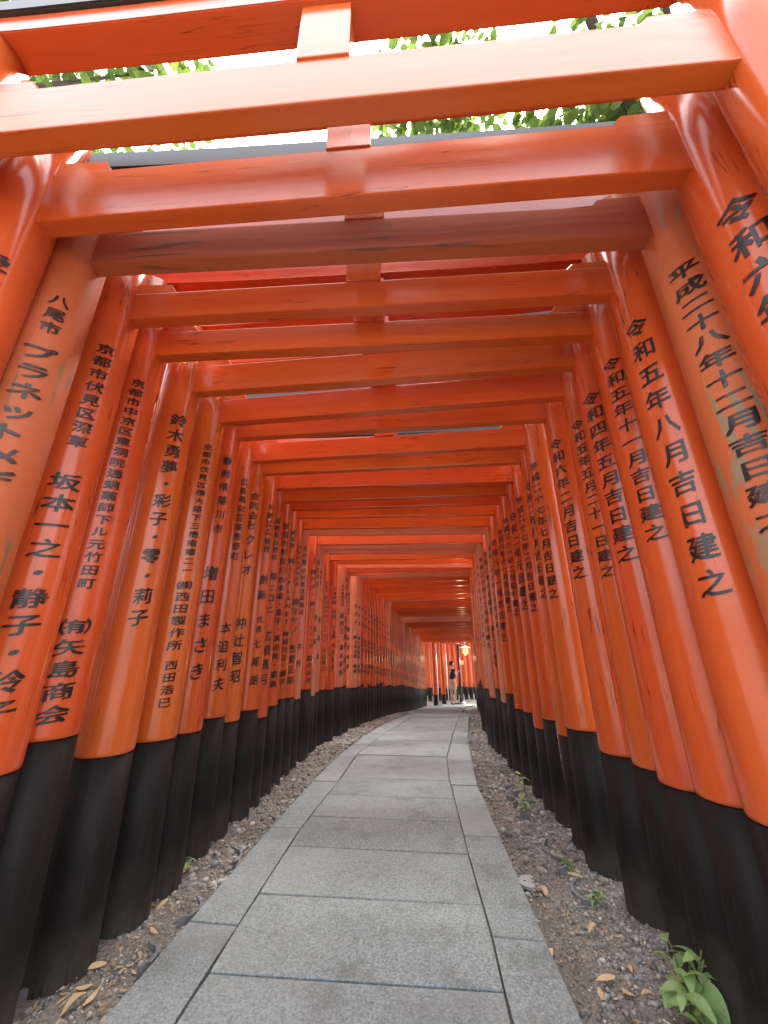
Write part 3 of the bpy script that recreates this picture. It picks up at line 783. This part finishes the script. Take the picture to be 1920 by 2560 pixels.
# ------------------------------------------------------------------ person with a hand on the lamp post
def skin(name, nodes, edges, mat, parent, root=0, sub=2):
    me = bpy.data.meshes.new(name); me.from_pydata([n[0] for n in nodes], edges, []); me.update()
    o = bpy.data.objects.new(name, me); COL.objects.link(o); o.parent = parent; me.materials.append(mat)
    md = o.modifiers.new('skin', 'SKIN'); md.use_smooth_shade = True
    for i, n in enumerate(nodes):
        sv = me.skin_vertices[0].data[i]; sv.radius = n[1] if hasattr(n[1], '__len__') else (n[1], n[1]); sv.use_root = (i == root)
    if sub: o.modifiers.new('subdivision', 'SUBSURF').levels = sub; o.modifiers[-1].render_levels = sub
    return o
P['skin'] = simple('skin', (.48, .28, .19), .5, (.52, .31, .22)); P['shirt'] = simple('black_shirt', (.012, .011, .012), .8)
P['shorts'] = simple('tan_shorts', (.42, .30, .20), .85); P['hair'] = simple('dark_hair', (.012, .009, .008), .5); P['shoe'] = simple('dark_shoes', (.02, .018, .018), .6)
pp = at(1131, 1700, LD-.15)
PS = 1.06
per = empty('person', (pp.x, pp.y, zg(pp.y)+.02), -.1); per.scale = (PS, PS, PS); tag(per, 'person in black shirt and tan shorts reaching a hand to the lamp post', 'person')
hx = (lp.x-pp.x)/1.06-.06; hz = 1.30
body = [((0, 0, .88), (.13, .10)), ((0, .0, 1.10), (.125, .09)), ((0, 0, 1.34), (.15, .095)), ((.01, 0, 1.44), (.055, .05)), ((.02, 0, 1.50), (.055, .06)), ((.03, 0, 1.60), (.078, .095)), ((.03, 0, 1.68), (.06, .075)),
 ((-.06, .02, .80), .085), ((-.07, .02, .46), .055), ((-.09, .03, .09), .036), ((-.02, -.02, .04), .032), ((.05, -.04, .03), .026),
 ((.07, -.02, .80), .085), ((.08, -.03, .46), .055), ((.08, -.02, .09), .036), ((.14, -.05, .04), .032), ((.21, -.07, .03), .026),
 ((.08, -.13, 1.36), .05), ((.16, -.12, 1.14), .040), ((max(.22, hx-.10), -.06, 1.24), .030), ((max(.28, hx-.03), -.03, hz), .028),
 ((.0, .15, 1.36), .05), ((-.03, .20, 1.10), .040), ((.02, .20, .86), .028), ((.04, .19, .78), .026)]
ed = [(0, 1), (1, 2), (2, 3), (3, 4), (4, 5), (5, 6), (0, 7), (7, 8), (8, 9), (9, 10), (10, 11), (0, 12), (12, 13), (13, 14), (14, 15), (15, 16), (2, 17), (17, 18), (18, 19), (19, 20), (2, 21), (21, 22), (22, 23), (23, 24)]
# fingers of both hands
hp = body[20][0]
for k in range(4):
    body.append(((hp[0]+.03, hp[1]-.02+.012*k, hp[2]+.03), .011)); body.append(((hp[0]+.07, hp[1]-.03+.016*k, hp[2]+.055-.006*abs(k-1.5)), .009))
    n0 = len(body)-2; ed += [(20, n0), (n0, n0+1)]
body.append(((hp[0]+.02, hp[1]-.045, hp[2]), .011)); ed.append((20, len(body)-1))
hp = body[24][0]
for k in range(4):
    body.append(((hp[0]-.015+.012*k, hp[1], hp[2]-.06), .010)); body.append(((hp[0]-.018+.016*k, hp[1]-.01, hp[2]-.10+.008*abs(k-1.5)), .009))
    n0 = len(body)-2; ed += [(24, n0), (n0, n0+1)]
body.append(((hp[0]+.035, hp[1]-.01, hp[2]-.03), .011)); ed.append((24, len(body)-1))
bo = skin('body', body, ed, P['skin'], per)
skin('shirt', [((0, 0, .90), (.150, .118)), ((0, 0, 1.10), (.145, .108)), ((0, 0, 1.34), (.168, .112)), ((.01, 0, 1.43), (.07, .065)), ((.08, -.13, 1.36), .063), ((.12, -.13, 1.25), .058), ((0, .15, 1.36), .063), ((-.015, .18, 1.24), .058)],
     [(0, 1), (1, 2), (2, 3), (2, 4), (4, 5), (2, 6), (6, 7)], P['shirt'], per)
skin('shorts', [((0, 0, .92), (.145, .115)), ((-.06, .02, .80), .105), ((-.07, .02, .55), .085), ((.07, -.02, .80), .105), ((.075, -.025, .55), .085)], [(0, 1), (1, 2), (0, 3), (3, 4)], P['shorts'], per)
skin('hair', [((.0, 0, 1.63), (.088, .10)), ((.0, 0, 1.70), (.075, .09)), ((-.04, 0, 1.55), (.05, .075))], [(0, 1), (0, 2)], P['hair'], per)
for s, p0 in ((0, body[9][0]), (1, body[14][0])):
    skin('shoe', [((p0[0]-.03, p0[1], .04), .045), ((p0[0]+.06, p0[1]-.03, .035), .045), ((p0[0]+.15, p0[1]-.06, .028), .034)], [(0, 1), (1, 2)], P['shoe'], per)
link('nose', lathe('nose', [(.004, 0), (.014, .004), (.010, .03), (.003, .045)], 8), P['skin'], per, (.118, -.01, 1.575))

# ------------------------------------------------------------------ things on the dirt strips
def strip_point(side, y, t):
    """t 0 at the path edge .. 1 at the pillars"""
    if side < 0: a = EX('LO', y)-.015; b = cx(y)-W_IN/2-.05
    else: a = EX('RO', y)+.015; b = cx(y)+W_IN/2+.05
    return a+(b-a)*t
ICO = bmesh.new(); bmesh.ops.create_icosphere(ICO, subdivisions=1, radius=1)
ICO_V = np.array([v.co[:] for v in ICO.verts]); ICO_F = np.array([[v.index for v in f.verts] for f in ICO.faces]); ICO.free()
def scatter_stones(n, seed, pick, smin, smax):
    rs = np.random.RandomState(seed); Vs = []; Fs = []
    for k in range(n):
        x, y = pick(rs)
        s = smin*(smax/smin)**(rs.rand()**2.2)
        v = ICO_V*(1+rs.uniform(-.25, .25, (12, 1)))*np.array([1, rs.uniform(.6, 1), rs.uniform(.4, .75)])*s
        a = rs.rand()*6.28; c_, s_ = math.cos(a), math.sin(a)
        v = np.stack([v[:, 0]*c_-v[:, 1]*s_, v[:, 0]*s_+v[:, 1]*c_, v[:, 2]], 1)
        v += np.array([x, y, ground_h(x, y)+s*.25]); Vs.append(v); Fs.append(ICO_F+12*k)
    return np.concatenate(Vs), np.concatenate(Fs)
def pick_right(rs):
    y = .9+6.5*rs.rand()**1.7; return strip_point(1, y, rs.beta(1.3, 1.1)), y
def pick_left(rs):
    y = 1.1+7.5*rs.rand()**1.5; return strip_point(-1, y, rs.rand()), y
V, Fq = scatter_stones(15000, 5, pick_right, .003, .013)
tag(link('gravel', fast_mesh('gravel', V, Fq), P['gravel']), 'fine grey gravel strewn on the dirt right of the path', 'gravel', None, 'stuff')
V, Fq = scatter_stones(7000, 6, pick_left, .003, .012)
tag(link('gravel', fast_mesh('gravel', V, Fq), P['gravel']), 'gravel and clods on the brown dirt left of the path', 'gravel', None, 'stuff')

def pick_mid(side):
    def f(rs):
        y = 2.4+7.5*rs.rand(); return strip_point(side, y, rs.rand()), y
    return f
V, Fq = scatter_stones(1500, 15, pick_mid(1), .008, .030)
tag(link('gravel', fast_mesh('gravel', V, Fq), P['gravel']), 'coarser grey stones further along the strip right of the path', 'gravel', None, 'stuff')
V, Fq = scatter_stones(1700, 16, pick_mid(-1), .008, .032)
tag(link('gravel', fast_mesh('gravel', V, Fq), P['gravel']), 'coarser grey stones further along the strip left of the path', 'gravel', None, 'stuff')

def leaf_geo(L, Wd, curl, fold, rows=5):
    V = []; Fc = []
    for k in range(rows+1):
        t = k/rows; w = Wd*math.sin(PI*min(.985, t*.93+.035))**.8*(1-.25*t); z = curl*L*math.sin(PI*t)*.5
        for q in (-1, 0, 1): V.append((q*w, L*t, z+abs(q)*w*fold))
    for k in range(rows):
        for q in range(2): Fc.append((k*3+q, k*3+q+1, k*3+q+4, k*3+q+3))
    return np.array(V), np.array(Fc)
def scatter_leaves(n, seed, pick, lo, hi):
    rs = np.random.RandomState(seed); Vs = []; Fs = []; off = 0
    for k in range(n):
        x, y = pick(rs); L = rs.uniform(lo, hi)
        v, f = leaf_geo(L, L*rs.uniform(.16, .26), rs.uniform(-.3, .5), rs.uniform(-.2, .6), 3)
        a = rs.rand()*6.28; b = rs.normal(0, .25)
        v = v@np.array([[1, 0, 0], [0, math.cos(b), math.sin(b)], [0, -math.sin(b), math.cos(b)]])
        v = np.stack([v[:, 0]*math.cos(a)-v[:, 1]*math.sin(a), v[:, 0]*math.sin(a)+v[:, 1]*math.cos(a), v[:, 2]], 1)
        v += np.array([x, y, ground_h(x, y)+.009]); Vs.append(v); Fs.append(f+off); off += len(v)
    return np.concatenate(Vs), np.concatenate(Fs)
V, Fq = scatter_leaves(800, 11, pick_left, .012, .035)
tag(link('leaf_litter', fast_mesh('leaf_litter', V, Fq), P['litter']), 'dry leaf litter on the dirt left of the path', 'leaf litter', None, 'stuff')
V, Fq = scatter_leaves(420, 12, pick_right, .010, .028)
tag(link('leaf_litter', fast_mesh('leaf_litter', V, Fq), P['litter']), 'dry leaf litter on the gravel right of the path', 'leaf litter', None, 'stuff')
# larger fallen leaves, each a thing
P['dry'] = simple('dry_leaf', (.36, .24, .13), .7, (.50, .38, .22), 30)
LEAF_ME = []
for k in range(5):
    v, f = leaf_geo(.045+.009*k, .010+.002*k, [.3, -.2, .5, .1, .4][k], [.4, .2, .6, -.1, .3][k], 6); LEAF_ME.append(fast_mesh('fallen_leaf', v, f, True)); LEAF_ME[-1].materials.append(P['dry'])
rl = random.Random(21)
for (px, py) in [(230, 2475), (205, 2530), (300, 2345), (60, 2490), (40, 2520), (265, 2420), (440, 2190), (480, 2150), (592, 2107), (420, 2245), (375, 2330), (105, 2450), (150, 2550)]:
    p = on_ground(px, py, 0); o = link('fallen_leaf', rl.choice(LEAF_ME), None, None, (p.x, p.y, ground_h(p.x, p.y)+.012), (rl.uniform(-.2, .2), rl.uniform(-.2, .2), rl.uniform(0, 6.28)))
    tag(o, 'dry tan leaf lying on the dirt left of the path', 'leaf', 'fallen leaves left of the path')
for (px, py) in [(1366, 2322), (1540, 2450), (1582, 2443), (1605, 2498), (1510, 2492), (1467, 2538), (1502, 2330), (1346, 2266), (1420, 2195), (1440, 2215), (1350, 2205), (1555, 2480)]:
    p = on_ground(px, py, 0); o = link('fallen_leaf', rl.choice(LEAF_ME), None, None, (p.x, p.y, ground_h(p.x, p.y)+.012), (rl.uniform(-.2, .2), rl.uniform(-.2, .2), rl.uniform(0, 6.28)))
    tag(o, 'dry tan leaf lying on the gravel right of the path', 'leaf', 'fallen leaves right of the path')
# curved roof tiles set on edge as a wavy border, mostly buried
def tile_arc(R, a0, a1, w, th):
    n = 9; V = []; Fc = []
    for k in range(n+1):
        a = a0+(a1-a0)*k/n
        for r, z in ((R-th/2, -.06), (R+th/2, -.06), (R+th/2, w), (R-th/2, w)):
            V.append((r*math.cos(a), r*math.sin(a), z+.004*math.sin(k*2.3)))
    for k in range(n):
        for q in range(4): Fc.append((k*4+q, k*4+(q+1) % 4, (k+1)*4+(q+1) % 4, (k+1)*4+q))
    Fc.append((3, 2, 1, 0)); Fc.append(tuple(n*4+q for q in range(4)))
    return mesh('roof_tile', V, Fc)
TILES = [tile_arc(.11, -1.05, 1.05, .022, .014), tile_arc(.10, -.9, 1.1, .030, .015), tile_arc(.12, -1.0, .8, .014, .013)]
for t_ in TILES: t_.materials.append(P['tile'])
rt_ = random.Random(31)
for side, pxs in ((1, [(1452, 2240), (1400, 2170), (1375, 2130), (1345, 2085), (1310, 2040), (1285, 2010), (1292, 1985), (1268, 1965)]),
                  (-1, [(140, 2545), (260, 2420), (330, 2370), (395, 2290), (455, 2215), (520, 2150), (575, 2110), (620, 2060), (660, 2020), (700, 1990), (722, 1962)])):
    for k, (px, py) in enumerate(pxs):
        p = on_ground(px, py, 0)
        o = link('roof_tile', rt_.choice(TILES), None, None, (p.x-.08*side*(-1)**k*-1, p.y, ground_h(p.x, p.y)+.0), (rt_.uniform(-.12, .12), rt_.uniform(-.12, .12), (0 if k % 2 else PI)+rt_.uniform(-.3, .3)))
        tag(o, 'curved grey roof tile set on edge in the %s' % ('gravel right of the path' if side > 0 else 'dirt left of the path'), 'roof tile', 'roof tiles edging the dirt %s of the path' % ('right' if side > 0 else 'left'))
# round pale lid with two holes
p = on_ground(1322, 2182, 0)
bm = bmesh.new(); bmesh.ops.create_cone(bm, cap_ends=True, segments=36, radius1=.058, radius2=.056, depth=.012)
lid = link('drain_lid', bm_mesh('drain_lid', bm, False), simple('pale_plastic', (.27, .29, .28), .6, (.33, .35, .34)), None, (p.x, p.y, ground_h(p.x, p.y)+.006), (.03, -.03, .3)); tag(lid, 'round pale grey drain lid with two holes in the gravel', 'drain lid')
for hx_ in (-.022, .022): link('finger_hole', lathe('finger_hole', [(.006, .0061), (.0062, .0064), (.005, .0065)], 12), P['iron'], lid, (hx_, .01, 0))

# plants
LM = {}
def herb_leaf(L):
    k = round(L*100)
    if k not in LM:
        v, f = leaf_geo(L, L*.24, .35, .25, 7); LM[k] = fast_mesh('leaf', v, f, True); LM[k].materials.append(P['herb'])
    return LM[k]
def plant(px, py, n, stem_h, L, label, spread=1.0, seed=0, stems=1, lean=(0, 0)):
    p = on_ground(px, py, 0); rp = random.Random(seed)
    root = empty('leafy_plant', (p.x, p.y, ground_h(p.x, p.y))); tag(root, label, 'plant')
    for sidx in range(stems):
        a = rp.uniform(0, 6.28) if stems > 1 else 0
        tip = Vector((lean[0]+math.cos(a)*.07*(stems > 1), lean[1]+math.sin(a)*.07*(stems > 1), stem_h*rp.uniform(.75, 1)))
        pts = [Vector((0, 0, -.02)).lerp(tip, t)+Vector((.01*math.sin(3*t), 0, .03*math.sin(PI*t))) for t in (0, .35, .7, 1)]
        link('stem', tube('stem', pts, [.0045, .004, .003, .002], 6), P['stem'], root)
        for k in range(n//stems):
            t = .30+.70*(k+.5)/(n/stems); q = Vector((0, 0, -.02)).lerp(tip, t)
            az = k*2.4+rp.uniform(-.4, .4)+sidx
            o = link('leaf', herb_leaf(L*rp.uniform(.7, 1.15)), None, root, q, (rp.uniform(-.75, .45)*spread, rp.uniform(-.3, .3), az))
    return root
plant(1730, 2560, 26, .19, .085, 'large leafy green plant at the foot of the front right pillars', 1.0, 3, 4, (.02, .03))
plant(1790, 2640, 10, .16, .09, 'low green plant just below the large leafy one, by the right pillars', 1.0, 9, 2, (.02, 0))
plant(1318, 2040, 6, .13, .075, 'young seedling with a broad leaf beside the right pillar row', .6, 4, 1, (-.03, 0))
plant(1312, 1985, 4, .15, .07, 'taller seedling with one pale leaf, second from the front on the right', .6, 5, 1, (-.02, 0))
plant(1475, 2245, 12, .05, .045, 'small clump of green leaves on the gravel below the sixth right pillar', .8, 6, 2)
plant(1437, 2195, 12, .045, .035, 'tiny yellowish green clump beside the right black bases', .8, 7, 2)
plant(455, 2180, 14, .05, .045, 'small green clump against the left black bases', .8, 8, 2)
plant(165, 2385, 4, .07, .05, 'single bright green leaf sprout before the front left base', .5, 12, 1)
plant(130, 2470, 9, .05, .05, 'low green sprouts among leaves at the lower left corner', .8, 13, 2)
plant(1240, 1850, 7, .10, .04, 'thin sprig with small pale leaves far along the right strip', .8, 14, 1)

# ------------------------------------------------------------------ trees over the tunnel
def tree(x, y, h, crad, n, seed, label, cxo=(0, 0), lsize=.10, group='trees standing round the torii tunnel'):
    rs = np.random.RandomState(seed); gz = ground_h(x, y)
    root = empty('tree', (x, y, gz)); tag(root, label, 'tree', group)
    top = Vector((cxo[0], cxo[1], h))
    pts = [Vector((0, 0, -.3)), Vector((.05, 0, h*.3)), Vector((cxo[0]*.35, cxo[1]*.35, h*.6)), top]
    link('trunk', tube('trunk', pts, [.24, .19, .13, .05], 10), P['bark'], root)
    clumps = []
    for k in range(16):
        d = rs.normal(0, 1, 3); d /= np.linalg.norm(d); rr = crad*rs.uniform(.35, 1.0)
        c = np.array(top)+d*np.array([rr, rr, rr*.55])+np.array([0, 0, .1]); clumps.append((c, crad*rs.uniform(.28, .5)))
        if k < 9:
            a = pts[2].lerp(top, rs.rand()); link('limb', tube('limb', [a, a.lerp(Vector(c), .5)+Vector((0, 0, .15)), Vector(c)], [.06, .04, .012], 6), P['bark'], root)
    V = np.zeros((n*6, 3), np.float32); Fc = np.zeros((n*2, 4), np.int32)
    base = np.array([[0, 0, 0], [.45, .35, .1], [.36, .75, .06], [0, 1, -.05], [-.36, .75, .06], [-.45, .35, .1]])
    for k in range(n):
        c, r = clumps[rs.randint(len(clumps))]
        d = rs.normal(0, 1, 3); d /= np.linalg.norm(d); p = c+d*r*rs.rand()**.45*np.array([1, 1, .7])
        s = lsize*rs.uniform(.6, 1.3)
        e = rs.normal(0, 1, (3, 3)); e[2, 2] += 1.2; z = e[2]/np.linalg.norm(e[2]); xx = np.cross(z, e[0]); xx /= np.linalg.norm(xx); yy = np.cross(z, xx)
        V[k*6:k*6+6] = p+(base[:, :1]*xx+base[:, 1:2]*yy+base[:, 2:3]*z)*s
        Fc[2*k] = (6*k, 6*k+1, 6*k+2, 6*k+3); Fc[2*k+1] = (6*k, 6*k+3, 6*k+4, 6*k+5)
    link('crown', fast_mesh('crown', V, Fc), P['leaf'], root)
    return root
tree(3.4, 2.2, 6.6, 2.6, 15000, 1, 'leafy tree whose crown overhangs the nearest gates on the right', (-.9, .2), .10)
tree(4.8, 5.8, 7.2, 2.3, 5000, 2, 'tree beside the middle of the tunnel on the right', (-.9, 0), .16)
tree(-6.5, 1.8, 7.5, 2.3, 7000, 3, 'tree left of the parallel tunnel, leaf tips over the near left beams', (1.5, .2), .11)
tree(-6.2, 6.5, 8.0, 2.6, 3500, 4, 'tree behind the parallel tunnel further along on the left', (.6, 0), .18)
tree(-1.4, 13.2, 6.6, 2.5, 8000, 5, 'added dense tree darkening the bend from the left', (1.6, .4), .2)  # this pair and the next: unseen canopy, added to darken the bend
tree(5.0, 13.4, 6.8, 2.5, 8000, 6, 'added dense tree darkening the bend from the right', (-1.8, 0), .2)
tree(.2, 14.8, 6.2, 2.7, 8000, 7, 'added dense tree darkening the tunnel just before the lit opening, left', (1.8, .2), .2)  # second added pair, crowns overlapping to keep skylight off the tunnel
tree(5.4, 15.0, 6.2, 2.5, 7000, 8, 'added dense tree darkening the tunnel just before the lit opening, right', (-2.0, 0), .2)
tree(7.2, 19.6, 6.4, 2.9, 11000, 13, 'added dense tree dimming the clearing around the lamp post', (-4.6, -.3), .2)  # unseen crown added over the clearing to cut its brightness
tree(-1.0, 22.5, 8.0, 3.0, 4000, 9, 'tree left of the far tunnel beyond the opening', (0, 0), .2)
tree(8.8, 19.0, 8.0, 3.0, 4000, 10, 'tree right of the far tunnel beyond the opening', (0, 0), .2)
tree(-4.0, 13.0, 9.0, 3.0, 4000, 11, 'tall tree on the slope left of the bend', (0, 0), .2)
tree(8.0, 8.5, 8.5, 3.0, 4000, 12, 'tall tree on the slope right of the tunnel', (0, 0), .2)
